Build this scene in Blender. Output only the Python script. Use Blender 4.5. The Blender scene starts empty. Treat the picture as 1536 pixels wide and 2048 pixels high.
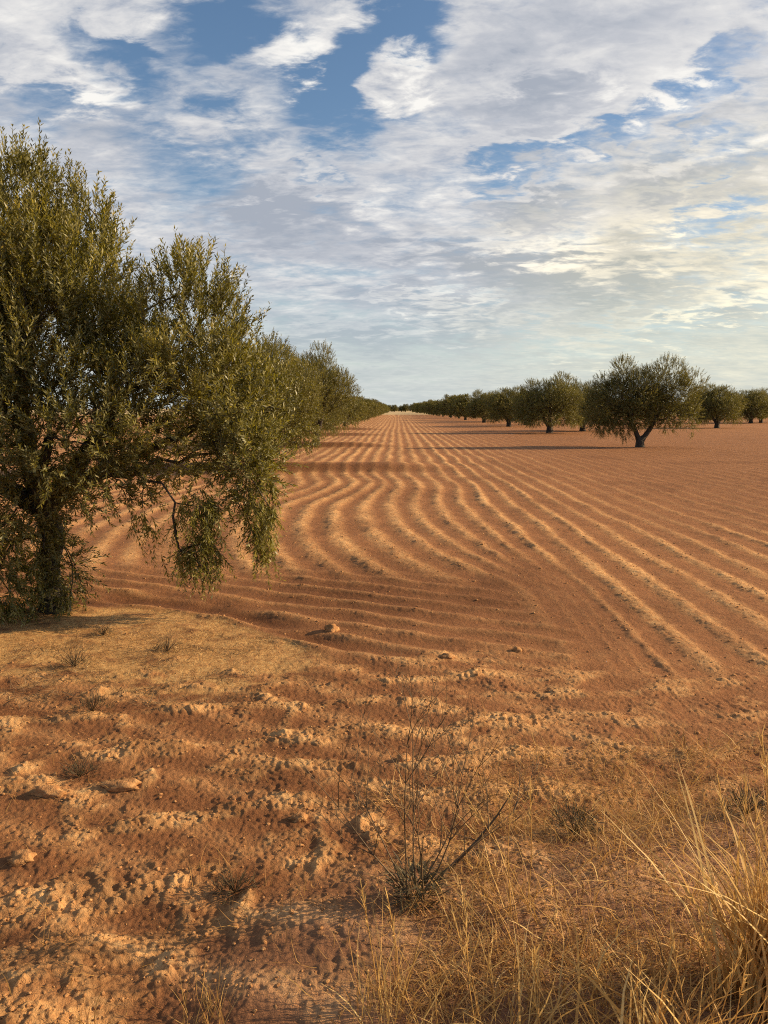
import bpy, math, random
import numpy as np
from mathutils import Vector

R = math.radians
rng = np.random.default_rng(11)
random.seed(11)
scene = bpy.context.scene
col = scene.collection

# ------------------------------------------------------------------ helpers
def mk_mesh(name, verts, faces, mat=None, attrs=None, smooth=False, more=()):
    """fast mesh from numpy arrays; faces is (n,3) or (n,4), more = further face arrays"""
    me = bpy.data.meshes.new(name)
    verts = np.asarray(verts, dtype=np.float32)
    fl = [np.asarray(f, dtype=np.int32) for f in (faces, *more) if len(f)]
    me.vertices.add(len(verts))
    me.vertices.foreach_set('co', verts.ravel())
    loops = np.concatenate([f.ravel() for f in fl])
    tot = np.concatenate([np.full(len(f), f.shape[1], dtype=np.int32) for f in fl])
    start = np.concatenate([[0], np.cumsum(tot)[:-1]]).astype(np.int32)
    me.loops.add(len(loops))
    me.loops.foreach_set('vertex_index', loops)
    me.polygons.add(len(tot))
    me.polygons.foreach_set('loop_start', start)
    me.polygons.foreach_set('loop_total', tot)
    if smooth:
        me.polygons.foreach_set('use_smooth', np.ones(len(tot), dtype=bool))
    for k, v in (attrs or {}).items():
        a = me.attributes.new(k, 'FLOAT', 'POINT')
        a.data.foreach_set('value', np.asarray(v, dtype=np.float32))
    me.update(calc_edges=True)
    me.validate()
    if mat:
        me.materials.append(mat)
    return me

def link(name, me, parent=None):
    o = bpy.data.objects.new(name, me)
    col.objects.link(o)
    if parent:
        o.parent = parent
    return o

def tag(o, label=None, cat=None, group=None, kind=None):
    if label: o['label'] = label
    if cat: o['category'] = cat
    if group: o['group'] = group
    if kind: o['kind'] = kind
    return o

def empty(name, loc=(0, 0, 0), rz=0.0):
    o = bpy.data.objects.new(name, None)
    o.empty_display_size = 0.2
    o.location = loc
    o.rotation_euler = (0, 0, rz)
    col.objects.link(o)
    return o

def norm(v):
    return v / np.maximum(np.linalg.norm(v, axis=-1, keepdims=True), 1e-9)

def sstep(a, b, x):
    t = np.clip((x - a) / (b - a), 0, 1)
    return t * t * (3 - 2 * t)

_perm = np.random.default_rng(5).permutation(512)
_ang = np.random.default_rng(6).uniform(0, 2 * np.pi, 512)
_gx, _gy = np.cos(_ang), np.sin(_ang)
def pnoise(x, y, seed=0):
    xi = np.floor(x).astype(np.int64); yi = np.floor(y).astype(np.int64)
    xf = x - xi; yf = y - yi
    u = xf * xf * xf * (xf * (xf * 6 - 15) + 10)
    v = yf * yf * yf * (yf * (yf * 6 - 15) + 10)
    def g(ix, iy, dx, dy):
        h = _perm[(_perm[(ix + seed * 57) & 511] + iy) & 511]
        return _gx[h] * dx + _gy[h] * dy
    a = g(xi, yi, xf, yf); b = g(xi + 1, yi, xf - 1, yf)
    c = g(xi, yi + 1, xf, yf - 1); d = g(xi + 1, yi + 1, xf - 1, yf - 1)
    return (a + (b - a) * u + ((c + (d - c) * u) - (a + (b - a) * u)) * v) * 1.5
def fbm(x, y, oct=3, seed=0, gain=0.5):
    s = 0; a = 1.0
    for i in range(oct):
        s = s + a * pnoise(x * 2.03 ** i, y * 2.03 ** i, seed + i * 3)
        a *= gain
    return s

# ------------------------------------------------------------------ camera
CAM_H = 1.70
PITCH, YAW = R(7.62), R(1.0)
FPX = 1547.0                                   # focal length in pixels of the 1536 x 2048 frame
cam_d = bpy.data.cameras.new('camera')
cam_d.sensor_fit = 'VERTICAL'
cam_d.sensor_height = 36.0
cam_d.lens = FPX / 2048 * 36.0
cam_d.clip_start = 0.05
cam_d.clip_end = 9000
cam = bpy.data.objects.new('camera', cam_d)
cam.location = (0, 0, CAM_H)
cam.rotation_euler = (math.pi / 2 - PITCH, 0, YAW)
col.objects.link(cam)
scene.camera = cam
_cr = np.array([math.cos(YAW), math.sin(YAW), 0])
_cf = np.array([-math.sin(YAW) * math.cos(PITCH), math.cos(YAW) * math.cos(PITCH), -math.sin(PITCH)])
_cu = np.cross(_cr, _cf)
def ray(px, py):
    d = _cr * (px - 768) / FPX + _cf - _cu * (py - 1024) / FPX
    return d / np.linalg.norm(d)
def gpt(px, py, z=0.0):
    """where on the ground a feature measured in the photograph stands"""
    d = ray(px, py)
    t = (z - CAM_H) / d[2]
    return np.array([d[0] * t, d[1] * t])

# ------------------------------------------------------------------ materials
def new_mat(name):
    m = bpy.data.materials.new(name)
    m.use_nodes = True
    nt = m.node_tree
    nt.nodes.clear()
    out = nt.nodes.new('ShaderNodeOutputMaterial')
    return m, nt, out
def N(nt, t, **kw):
    n = nt.nodes.new(t)
    for k, v in kw.items():
        setattr(n, k, v)
    return n
def ramp(nt, src, stops):
    n = nt.nodes.new('ShaderNodeValToRGB')
    e = n.color_ramp.elements
    while len(e) < len(stops): e.new(0.5)
    for el, (p, c) in zip(e, stops):
        el.position = p; el.color = (*c, 1)
    nt.links.new(src, n.inputs[0])
    return n.outputs[0]
def mixc(nt, fac, a, b, mode='MIX'):
    n = nt.nodes.new('ShaderNodeMix'); n.data_type = 'RGBA'; n.blend_type = mode
    for s, v in ((n.inputs[0], fac), (n.inputs[6], a), (n.inputs[7], b)):
        if hasattr(v, 'is_linked'): nt.links.new(v, s)
        elif isinstance(v, (int, float)): s.default_value = v
        else: s.default_value = (*v, 1)
    return n.outputs[2]
def attr(nt, name):
    n = nt.nodes.new('ShaderNodeAttribute'); n.attribute_name = name
    return n.outputs['Fac']
def math_n(nt, op, a, b=None, clamp=False):
    n = nt.nodes.new('ShaderNodeMath'); n.operation = op; n.use_clamp = clamp
    for s, v in zip(n.inputs, (a, b)):
        if v is None: continue
        if hasattr(v, 'is_linked'): nt.links.new(v, s)
        else: s.default_value = v
    return n.outputs[0]
def noise(nt, vec, scale, detail=4, rough=0.55, dist=0.0):
    n = nt.nodes.new('ShaderNodeTexNoise')
    n.inputs['Scale'].default_value = scale; n.inputs['Detail'].default_value = detail
    n.inputs['Roughness'].default_value = rough; n.inputs['Distortion'].default_value = dist
    if vec is not None: nt.links.new(vec, n.inputs['Vector'])
    return n.outputs['Fac']

def soil_material():
    m, nt, out = new_mat('red_soil')
    co = N(nt, 'ShaderNodeTexCoord').outputs['Object']
    n1 = noise(nt, co, 0.8, 8, 0.68)
    n2 = noise(nt, co, 9.0, 5, 0.65)
    n3 = noise(nt, co, 70.0, 3, 0.7)
    c = ramp(nt, n1, [(0.30, (0.245, 0.097, 0.040)), (0.52, (0.320, 0.128, 0.052)), (0.72, (0.365, 0.170, 0.075))])
    c2 = ramp(nt, n2, [(0.30, (0.16, 0.068, 0.028)), (0.5, (0.310, 0.124, 0.053)), (0.70, (0.40, 0.210, 0.095))])
    c = mixc(nt, 0.5, c, c2)
    c3 = ramp(nt, n3, [(0.3, (0.16, 0.068, 0.028)), (0.55, (0.30, 0.14, 0.060)), (0.75, (0.48, 0.28, 0.13))])
    n4 = noise(nt, co, 190.0, 3, 0.7)
    c3 = mixc(nt, 0.5, c3, ramp(nt, n4, [(0.32, (0.13, 0.055, 0.024)), (0.5, (0.30, 0.135, 0.058)), (0.68, (0.55, 0.32, 0.15))]))
    c = mixc(nt, 0.42, c, c3)
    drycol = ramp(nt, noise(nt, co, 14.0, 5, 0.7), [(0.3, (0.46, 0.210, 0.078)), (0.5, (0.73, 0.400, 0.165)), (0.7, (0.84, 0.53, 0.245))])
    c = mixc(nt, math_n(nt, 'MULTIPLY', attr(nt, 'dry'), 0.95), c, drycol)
    c = mixc(nt, math_n(nt, 'MULTIPLY', attr(nt, 'grey'), 0.55), c, (0.36, 0.20, 0.125))
    sn = noise(nt, co, 26.0, 4, 0.7)
    straw = ramp(nt, sn, [(0.3, (0.36, 0.18, 0.07)), (0.5, (0.58, 0.33, 0.125)), (0.7, (0.70, 0.46, 0.20))])
    c = mixc(nt, math_n(nt, 'MULTIPLY', attr(nt, 'straw'), 0.85), c, straw)
    c = mixc(nt, math_n(nt, 'MULTIPLY', attr(nt, 'shade_dark_soil'), 0.8), c, (0.135, 0.054, 0.023))  # painted shade by near tree, left row and headland, plus darker soil tone
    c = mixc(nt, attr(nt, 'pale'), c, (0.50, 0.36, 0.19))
    b = N(nt, 'ShaderNodeBsdfPrincipled')
    nt.links.new(c, b.inputs['Base Color'])
    b.inputs['Roughness'].default_value = 0.95
    b.inputs['Specular IOR Level'].default_value = 0.12
    hsum = math_n(nt, 'ADD', math_n(nt, 'MULTIPLY', noise(nt, co, 9, 9, 0.72), 0.075), math_n(nt, 'ADD', math_n(nt, 'MULTIPLY', n3, 0.014), math_n(nt, 'MULTIPLY', n4, 0.011)))
    bp = N(nt, 'ShaderNodeBump')
    bp.inputs['Strength'].default_value = 0.75
    bp.inputs['Distance'].default_value = 1.0
    nt.links.new(hsum, bp.inputs['Height'])
    nt.links.new(bp.outputs[0], b.inputs['Normal'])
    nt.links.new(b.outputs[0], out.inputs[0])
    return m

def clod_material():
    m, nt, out = new_mat('clod_soil')
    co = N(nt, 'ShaderNodeTexCoord').outputs['Object']
    n2 = noise(nt, co, 30.0, 5, 0.7)
    c = ramp(nt, n2, [(0.3, (0.28, 0.13, 0.052)), (0.5, (0.42, 0.21, 0.088)), (0.7, (0.58, 0.33, 0.145))])
    b = N(nt, 'ShaderNodeBsdfPrincipled')
    nt.links.new(c, b.inputs['Base Color'])
    b.inputs['Roughness'].default_value = 0.95
    b.inputs['Specular IOR Level'].default_value = 0.1
    bp = N(nt, 'ShaderNodeBump'); bp.inputs['Strength'].default_value = 0.7; bp.inputs['Distance'].default_value = 0.02
    nt.links.new(noise(nt, co, 60, 4, 0.7), bp.inputs['Height'])
    nt.links.new(bp.outputs[0], b.inputs['Normal'])
    nt.links.new(b.outputs[0], out.inputs[0])
    return m

def leaf_material(name, cols, under, trans=0.35):
    m, nt, out = new_mat(name)
    t = attr(nt, 'tint')
    top = ramp(nt, t, cols)
    geo = N(nt, 'ShaderNodeNewGeometry')
    c = mixc(nt, math_n(nt, 'MULTIPLY', geo.outputs['Backfacing'], 0.6), top, under)
    b = N(nt, 'ShaderNodeBsdfPrincipled')
    nt.links.new(c, b.inputs['Base Color'])
    b.inputs['Roughness'].default_value = 0.42
    b.inputs['Specular IOR Level'].default_value = 0.4
    tr = N(nt, 'ShaderNodeBsdfTranslucent')
    tc = mixc(nt, 1.0, top, (1.0, 1.0, 0.45), 'MULTIPLY')
    nt.links.new(tc, tr.inputs['Color'])
    mx = N(nt, 'ShaderNodeMixShader'); mx.inputs[0].default_value = trans
    nt.links.new(b.outputs[0], mx.inputs[1]); nt.links.new(tr.outputs[0], mx.inputs[2])
    nt.links.new(mx.outputs[0], out.inputs[0])
    return m

def bark_material():
    m, nt, out = new_mat('olive_bark')
    co = N(nt, 'ShaderNodeTexCoord').outputs['Object']
    mp = N(nt, 'ShaderNodeMapping'); mp.inputs['Scale'].default_value = (1, 1, 0.25)
    nt.links.new(co, mp.inputs['Vector'])
    f = noise(nt, mp.outputs[0], 28, 6, 0.7, 0.6)
    c = ramp(nt, f, [(0.3, (0.022, 0.016, 0.011)), (0.55, (0.060, 0.046, 0.034)), (0.75, (0.125, 0.100, 0.078))])
    b = N(nt, 'ShaderNodeBsdfPrincipled'); b.inputs['Roughness'].default_value = 0.9
    nt.links.new(c, b.inputs['Base Color'])
    bp = N(nt, 'ShaderNodeBump'); bp.inputs['Strength'].default_value = 0.9; bp.inputs['Distance'].default_value = 0.03
    nt.links.new(f, bp.inputs['Height']); nt.links.new(bp.outputs[0], b.inputs['Normal'])
    nt.links.new(b.outputs[0], out.inputs[0])
    return m

def blade_material(name, stops, trans=0.3):
    m, nt, out = new_mat(name)
    c = ramp(nt, attr(nt, 'tint'), stops)
    b = N(nt, 'ShaderNodeBsdfPrincipled'); b.inputs['Roughness'].default_value = 0.6
    b.inputs['Specular IOR Level'].default_value = 0.25
    nt.links.new(c, b.inputs['Base Color'])
    tr = N(nt, 'ShaderNodeBsdfTranslucent'); nt.links.new(c, tr.inputs['Color'])
    mx = N(nt, 'ShaderNodeMixShader'); mx.inputs[0].default_value = trans
    nt.links.new(b.outputs[0], mx.inputs[1]); nt.links.new(tr.outputs[0], mx.inputs[2])
    nt.links.new(mx.outputs[0], out.inputs[0])
    return m

M_SOIL = soil_material()
M_CLOD = clod_material()
M_LEAF = leaf_material('olive_leaf', [(0.0, (0.050, 0.046, 0.009)), (0.45, (0.150, 0.135, 0.023)), (0.8, (0.29, 0.250, 0.048)), (1.0, (0.47, 0.38, 0.12))], (0.30, 0.28, 0.13), 0.42)
M_LEAF_FAR = leaf_material('olive_leaf_distant', [(0.0, (0.062, 0.056, 0.010)), (0.5, (0.160, 0.142, 0.024)), (1.0, (0.30, 0.250, 0.058))], (0.20, 0.18, 0.08), 0.38)
M_BARK = bark_material()
M_STRAW = blade_material('straw', [(0.0, (0.20, 0.095, 0.030)), (0.4, (0.42, 0.220, 0.065)), (0.75, (0.60, 0.36, 0.11)), (1.0, (0.72, 0.50, 0.20))])
M_LITTER = blade_material('flattened_straw', [(0.0, (0.16, 0.075, 0.028)), (0.4, (0.42, 0.215, 0.075)), (0.75, (0.62, 0.37, 0.14)), (1.0, (0.75, 0.52, 0.25))], 0.15)
M_WEED = blade_material('dry_stem', [(0.0, (0.07, 0.045, 0.025)), (0.6, (0.20, 0.13, 0.07)), (1.0, (0.42, 0.28, 0.13))], 0.1)
M_GREYGREEN = blade_material('greyish_leaf', [(0.0, (0.050, 0.040, 0.020)), (0.6, (0.120, 0.095, 0.048)), (1.0, (0.27, 0.19, 0.095))], 0.2)

# ------------------------------------------------------------------ terrain
def cosint(Y, xs, ys):
    xs = np.asarray(xs, float); ys = np.asarray(ys, float)
    i = np.clip(np.searchsorted(xs, Y) - 1, 0, len(xs) - 2)
    t = np.clip((Y - xs[i]) / (xs[i + 1] - xs[i]), 0, 1)
    t = t * t * (3 - 2 * t)
    return ys[i] + (ys[i + 1] - ys[i]) * t
def wig(Y):
    return cosint(Y, [8.5, 11.2, 13.8, 17.2, 20.3, 26.0, 40.0, 60, 80, 110], [0.05, 0.06, -0.10, 0.14, -0.20, -0.33, -0.30, -0.38, -0.25, -0.3])
def wigL(Y):
    return cosint(Y, [9.0, 12.5, 18.0, 22.0], [-0.22, -0.15, 0.30, 0.0])
def path_x(u, Y):
    t = np.clip(11.6 - Y, 0, 4.3)
    g = 0.05 * t * t + 0.06 * t
    w = 1 - sstep(-0.2, 2.1, u)
    return u + 0.78 * wig(Y) * (1 - 0.7 * sstep(0.2, 2.2, u)) + wigL(Y) * (1 - sstep(-1.2, 0.0, u)) + g * w
def furrow_u(X, Y):
    lo = X - 3.5; hi = X + 3.5
    for _ in range(16):
        mid = (lo + hi) * 0.5
        f = path_x(mid, Y) < X
        lo = np.where(f, mid, lo); hi = np.where(f, hi, mid)
    return (lo + hi) * 0.5

CREST = np.array([gpt(430, 2120), gpt(520, 1985), gpt(620, 1880), gpt(760, 1830), gpt(980, 1800), gpt(1200, 1740), gpt(1400, 1700), gpt(1700, 1640)])
def bank_dist(X, Y):
    """signed distance to the edge of the verge, positive on the camera's side"""
    best = np.full(X.shape, 1e9); sgn = np.ones(X.shape)
    for a, b in zip(CREST[:-1], CREST[1:]):
        d = b - a
        t = np.clip(((X - a[0]) * d[0] + (Y - a[1]) * d[1]) / (d @ d), 0, 1)
        dx = X - a[0] - t * d[0]; dy = Y - a[1] - t * d[1]
        dist = np.hypot(dx, dy)
        s = d[0] * dy - d[1] * dx
        m = dist < best
        best = np.where(m, dist, best); sgn = np.where(m, np.where(s < 0, 1.0, -1.0), sgn)
    return best * sgn

STRAW_UP = np.array([gpt(-600, 1290), gpt(-100, 1240), gpt(150, 1218), gpt(300, 1216), gpt(430, 1238), gpt(560, 1277), gpt(690, 1322)])
STRAW_LO = np.array([gpt(-600, 1390), gpt(-50, 1330), gpt(200, 1370), gpt(400, 1385), gpt(560, 1360), gpt(690, 1330)])
def terrain(X, Y, full=False):
    X = np.asarray(X, float); Y = np.asarray(Y, float)
    r = np.hypot(X, Y)
    wn = fbm(X * 0.5, Y * 0.35, 2, 1) * 0.05 + pnoise(X * 5, Y * 5, 9) * 0.022 + pnoise(X * 14, Y * 14, 19) * 0.012
    u = furrow_u(X + wn, Y)
    P = 0.425
    ph = 2 * np.pi * (u / P + 0.15)
    idx = np.floor(u / P + 0.15 + 0.5).astype(np.int64)
    per = _ang[idx & 511] / (2 * np.pi)
    amp = 0.45 + 0.75 * per + 0.6 * fbm(X * 0.7, Y * 0.35, 3, 21)
    dens = np.clip((furrow_u(X + wn + 0.06, Y) - u) / 0.06, 0.4, 4)
    pw = 1.35 + 1.5 * sstep(-0.2, 3.0, X)
    ridge = np.clip(0.5 + 0.5 * np.cos(ph), 0, 1) ** pw
    # headland furrows sweeping across, and the cross-ploughed foreground
    v2 = Y + 0.50 * X + 0.05 * fbm(X * 1.2, Y * 1.2, 2, 4)
    r2 = np.clip(0.5 + 0.5 * np.cos(2 * np.pi * v2 / 0.36), 0, 1) ** 2.0
    nb = 0.25 * fbm(X * 0.8, Y * 0.8, 2, 31)
    m_head = (1 - sstep(6.9, 8.3, Y + 0.18 * X + nb)) * (1 - sstep(0.9, 1.5, X + nb * 0.8))
    m_fore = 1 - sstep(4.75, 5.45, Y + 0.06 * X + nb)
    v3 = Y - 0.16 * X + 0.15 * fbm(X * 1.1, Y * 1.1, 3, 6)
    r3 = np.clip(0.5 + 0.5 * np.cos(2 * np.pi * v3 / 0.39), 0, 1) ** 2.2
    v4 = X + 0.10 * Y + 0.12 * fbm(X * 2.0, Y * 2.0, 3, 7)
    r4 = np.clip(0.5 + 0.5 * np.cos(2 * np.pi * v4 / 0.27), 0, 1) ** 2.4
    brk = 0.8 * sstep(-0.05, 0.5, pnoise(X * 2.6, Y * 2.6, 15))
    brk = brk * (0.45 + 0.55 * (1 - sstep(2.7, 3.6, Y)))
    fore = np.maximum(r3 * (0.36 + 0.75 * sstep(-0.35, 0.35, fbm(X * 1.5, Y * 2.4, 2, 17))), r4 * brk * 0.95)
    fore = np.clip(fore * (0.8 + 0.5 * fbm(X * 4.5, Y * 4.5, 2, 27)) + 0.35 * sstep(0.15, 0.6, fbm(X * 3.2, Y * 3.2, 2, 29)), 0, 1.1)
    left_field = sstep(-20, -14, X)
    main_amp = 0.031 * (0.95 + 0.35 * pnoise(X * 7, Y * 4, 58)) * np.clip(amp, 0.25, 1.4) * np.clip(1.25 - 0.45 * dens, 0.12, 1.0) * (1 - sstep(45, 120, r))
    main_amp = main_amp * (1 - 0.72 * sstep(1.2, 5.0, X) * sstep(8.5, 12.5, Y)) * (1 - 0.30 * sstep(1.0, 1.6, X) * (1 - sstep(8, 9.5, Y)))
    tree_row = np.exp(-((X + 3.4) / 0.9) ** 2) * sstep(4, 8, Y)
    main_amp = main_amp * (1 - 0.7 * tree_row)
    hz = main_amp * ridge
    hz = hz * (1 - m_head) + m_head * 0.019 * r2 * (0.6 + 0.6 * np.clip(amp, 0, 1.5))
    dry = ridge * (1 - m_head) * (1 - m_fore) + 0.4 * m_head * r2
    fx = 0.032 * fore * (1 - 0.55 * sstep(0.1, 0.9, X)) * (0.75 + 0.6 * pnoise(X * 1.1, Y * 1.1, 40))
    yc = np.interp(X, STRAW_UP[:, 0], STRAW_UP[:, 1]) + 0.05 * pnoise(X * 1.3, Y * 0.6, 66); yl = np.interp(X, STRAW_LO[:, 0], STRAW_LO[:, 1])
    mot = 0.5 * pnoise(X * 4, Y * 6, 3) + 0.35 * pnoise(X * 11, Y * 14, 2)
    straw = sstep(-0.05, 0.06, yc - Y + 0.05 * mot) * sstep(-0.30, 0.30, Y - yl + 0.7 * mot) * (1 - sstep(STRAW_UP[-1, 0] - 0.35, STRAW_UP[-1, 0] + 0.1, X + 0.3 * mot)) * sstep(-9, -5, X)
    straw = straw * np.clip(0.95 + 1.3 * mot, 0.12, 1)
    rim = Y - yc
    near_tree = sstep(-8, -4.5, X) * (1 - sstep(-1.1, 0.3, X)) * (0.8 + 0.4 * pnoise(X * 1.7, Y * 1.7, 68))
    trough = np.exp(-((rim - 0.30) / 0.17) ** 2) * near_tree
    crest_ = (np.exp(-((rim - 0.03) / 0.09) ** 2) + 0.8 * np.exp(-((rim - 0.62) / 0.12) ** 2)) * near_tree
    fx = fx * (1 - 0.85 * straw); hz_s = 1 - 0.8 * straw
    hz = (hz * (1 - m_fore) + m_fore * fx) * hz_s
    hz = hz * (1 - trough) - 0.034 * trough + 0.016 * crest_
    dry = np.clip(dry * (1 - trough) + 0.35 * crest_, 0, 1)
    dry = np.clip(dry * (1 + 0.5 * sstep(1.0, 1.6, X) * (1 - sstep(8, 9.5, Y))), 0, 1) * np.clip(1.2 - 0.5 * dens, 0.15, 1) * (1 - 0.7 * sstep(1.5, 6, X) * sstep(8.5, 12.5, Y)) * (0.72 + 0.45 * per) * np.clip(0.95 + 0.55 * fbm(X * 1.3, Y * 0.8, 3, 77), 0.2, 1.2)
    dry = np.clip(dry + m_fore * sstep(0.15, 0.62, fore + 0.28 * pnoise(X * 7, Y * 7, 44) + 0.16 * pnoise(X * 19, Y * 19, 45) + 0.12 * (1 - sstep(2.2, 3.2, Y))) * (1 - 0.5 * sstep(0.2, 1.0, X)), 0, 1)
    # verge bank and the sandy lump
    bd = bank_dist(X, Y)
    near = r < 12
    bank = sstep(-0.42, 0.16, bd + 0.05 * pnoise(X * 3, Y * 3, 12)) * near
    hz = hz * (1 - 0.85 * bank) + 0.11 * bank
    c0 = gpt(20, 2060)
    lump = np.exp(-(((X - c0[0]) / 0.26) ** 2 + ((Y - c0[1]) / 0.22) ** 2) ** 1.5)
    hz = hz + 0.075 * lump
    # clods and grain
    fade = 1 - sstep(14, 45, r)
    rough = (0.35 + 0.65 * np.clip(dry, 0, 1) + 0.5 * m_fore) * (1 - 0.6 * straw) * (1 - 0.4 * bank)
    pt = sstep(-0.35, 0.45, pnoise(X * 3.3, Y * 3.3, 49) + 0.5 * pnoise(X * 8, Y * 8, 48))
    cl = np.abs(pnoise(X * 11, Y * 11, 50)); cl2 = np.abs(pnoise(X * 23, Y * 23, 51)); cl3 = pnoise(X * 52, Y * 52, 52) + 0.6 * np.abs(pnoise(X * 90, Y * 90, 53))
    hz = hz + fade * rough * ((0.30 + 0.9 * pt) * (0.010 * cl + 0.008 * cl2) + 0.0048 * cl3)
    hz = hz + 0.035 * fbm(X * 0.25, Y * 0.25, 2, 60) * (1 - sstep(60, 150, r)) * sstep(4, 9, r) + 0.012 * pnoise(X * 3.1, Y * 3.1, 61) * fade
    band_shade = 0.0
    for yb, ln_ in ((21.6, 0.6), (35.3, -1.0), (49.2, -1.8), (63.5, -2.2)):
        yy = Y - yb - 0.15 * pnoise(X * 0.7, Y * 0.0 + yb, 5)
        band_shade = band_shade + 0.9 * np.exp(-((yy + 0.2) / (0.55 + 0.008 * yb)) ** 2) * (1 - sstep(ln_ - 1.5, ln_ + 2.5, X)) * sstep(-9, -6, X)  # bands of shade beside the left-row trees, painted into the soil colour
        hz = hz + 0.16 * sstep(-0.75, 0.15, yy) * (1 - sstep(0.5, 3.2, yy)) * (1 - sstep(ln_ - 1.2, ln_ + 1.6, X)) * sstep(-9, -6, X)  # low bank added so its near slope darkens each band
    hz = hz + 0.10 * fbm(X * 0.02, Y * 0.02, 2, 70) * sstep(40, 120, r)
    if not full:
        return hz
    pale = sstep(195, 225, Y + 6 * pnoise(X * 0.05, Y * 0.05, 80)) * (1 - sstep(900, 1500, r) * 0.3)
    shade_dark_soil = np.clip(0.95 * trough * sstep(-0.6, 0.3, 0.9 - X - 1.4) + band_shade + 0.55 * m_head * (1 - r2) * (1 - sstep(-0.3, 1.0, X)) + 0.5 * np.exp(-((X - 0.1) / 1.5) ** 4 - ((Y - 7.5 + 0.25 * X) / 1.35) ** 4) * (0.9 + 0.5 * nb * 3) + 0.28 * sstep(2.5, 7, X) * sstep(9, 13, Y) * (1 - sstep(40, 90, r)) + 0.30 * sstep(0.1, 0.7, fbm(X * 0.45, Y * 0.35, 3, 99)) * (1 - sstep(20, 60, r)), 0, 1) * (1 - straw)  # trough, bands, headland: shade painted into colour; last two terms darker soil tone
    return hz, dry * (1 - straw) * (1 - 0.6 * shade_dark_soil), straw, bank * (1 - lump), pale, shade_dark_soil

def polar_ground():
    a1 = np.arange(-R(37), R(37), 0.00165)
    a2 = np.arange(R(37), R(100), 0.008)
    a3 = np.arange(R(100), 2 * np.pi - R(100), 0.05)
    a4 = np.arange(2 * np.pi - R(100), 2 * np.pi - R(37), 0.008)
    ang = np.concatenate([a1, a2, a3, a4])
    r = [0.25, 0.5, 0.8, 1.1, 1.35]
    while r[-1] < 25: r.append(r[-1] * 1.00245)
    while r[-1] < 130: r.append(r[-1] * 1.006)
    while r[-1] < 6000: r.append(r[-1] * 1.06)
    r = np.array(r)
    A, RR = np.meshgrid(ang, r)
    X = (np.sin(A) * RR).ravel(); Y = (np.cos(A) * RR).ravel()
    z, dry, straw, grey, pale, shade_dark_soil = terrain(X, Y, True)
    nA, nR = len(ang), len(r)
    v = np.stack([X, Y, z], 1)
    i = np.arange(nR - 1)[:, None] * nA + np.arange(nA)[None, :]
    j = np.arange(nR - 1)[:, None] * nA + (np.arange(nA)[None, :] + 1) % nA
    f = np.stack([i, i + nA, j + nA, j], -1).reshape(-1, 4)[:, ::-1]
    # centre cap
    zc = float(z[:nA].mean())
    v = np.vstack([v, [[0, 0, zc]]])
    c = len(v) - 1
    k = np.arange(nA)
    cap = np.stack([np.full(nA, c), k, (k + 1) % nA], 1)[:, ::-1]
    z1 = lambda q: np.append(q, 0.0)
    me = mk_mesh('ground', v, f, M_SOIL, dict(dry=z1(dry), straw=z1(straw), grey=z1(grey), pale=z1(pale), shade_dark_soil=z1(shade_dark_soil)), True, (cap,))
    tag(link('ground', me), kind='structure')
polar_ground()

# ------------------------------------------------------------------ clods
def ico():
    t = (1 + 5 ** 0.5) / 2
    v = norm(np.array([[-1, t, 0], [1, t, 0], [-1, -t, 0], [1, -t, 0], [0, -1, t], [0, 1, t], [0, -1, -t], [0, 1, -t], [t, 0, -1], [t, 0, 1], [-t, 0, -1], [-t, 0, 1]], float))
    f = np.array([[0, 11, 5], [0, 5, 1], [0, 1, 7], [0, 7, 10], [0, 10, 11], [1, 5, 9], [5, 11, 4], [11, 10, 2], [10, 7, 6], [7, 1, 8], [3, 9, 4], [3, 4, 2], [3, 2, 6], [3, 6, 8], [3, 8, 9], [4, 9, 5], [2, 4, 11], [6, 2, 10], [8, 6, 7], [9, 8, 1]])
    return v, f
def subdiv(v, f):
    v = list(map(tuple, v)); cache = {}; nf = []
    def mid(a, b):
        k = (min(a, b), max(a, b))
        if k not in cache:
            p = (np.array(v[a]) + np.array(v[b])) / 2
            v.append(tuple(p / np.linalg.norm(p))); cache[k] = len(v) - 1
        return cache[k]
    for a, b, c in f:
        ab, bc, ca = mid(a, b), mid(b, c), mid(c, a)
        nf += [[a, ab, ca], [b, bc, ab], [c, ca, bc], [ab, bc, ca]]
    return np.array(v), np.array(nf)

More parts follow.
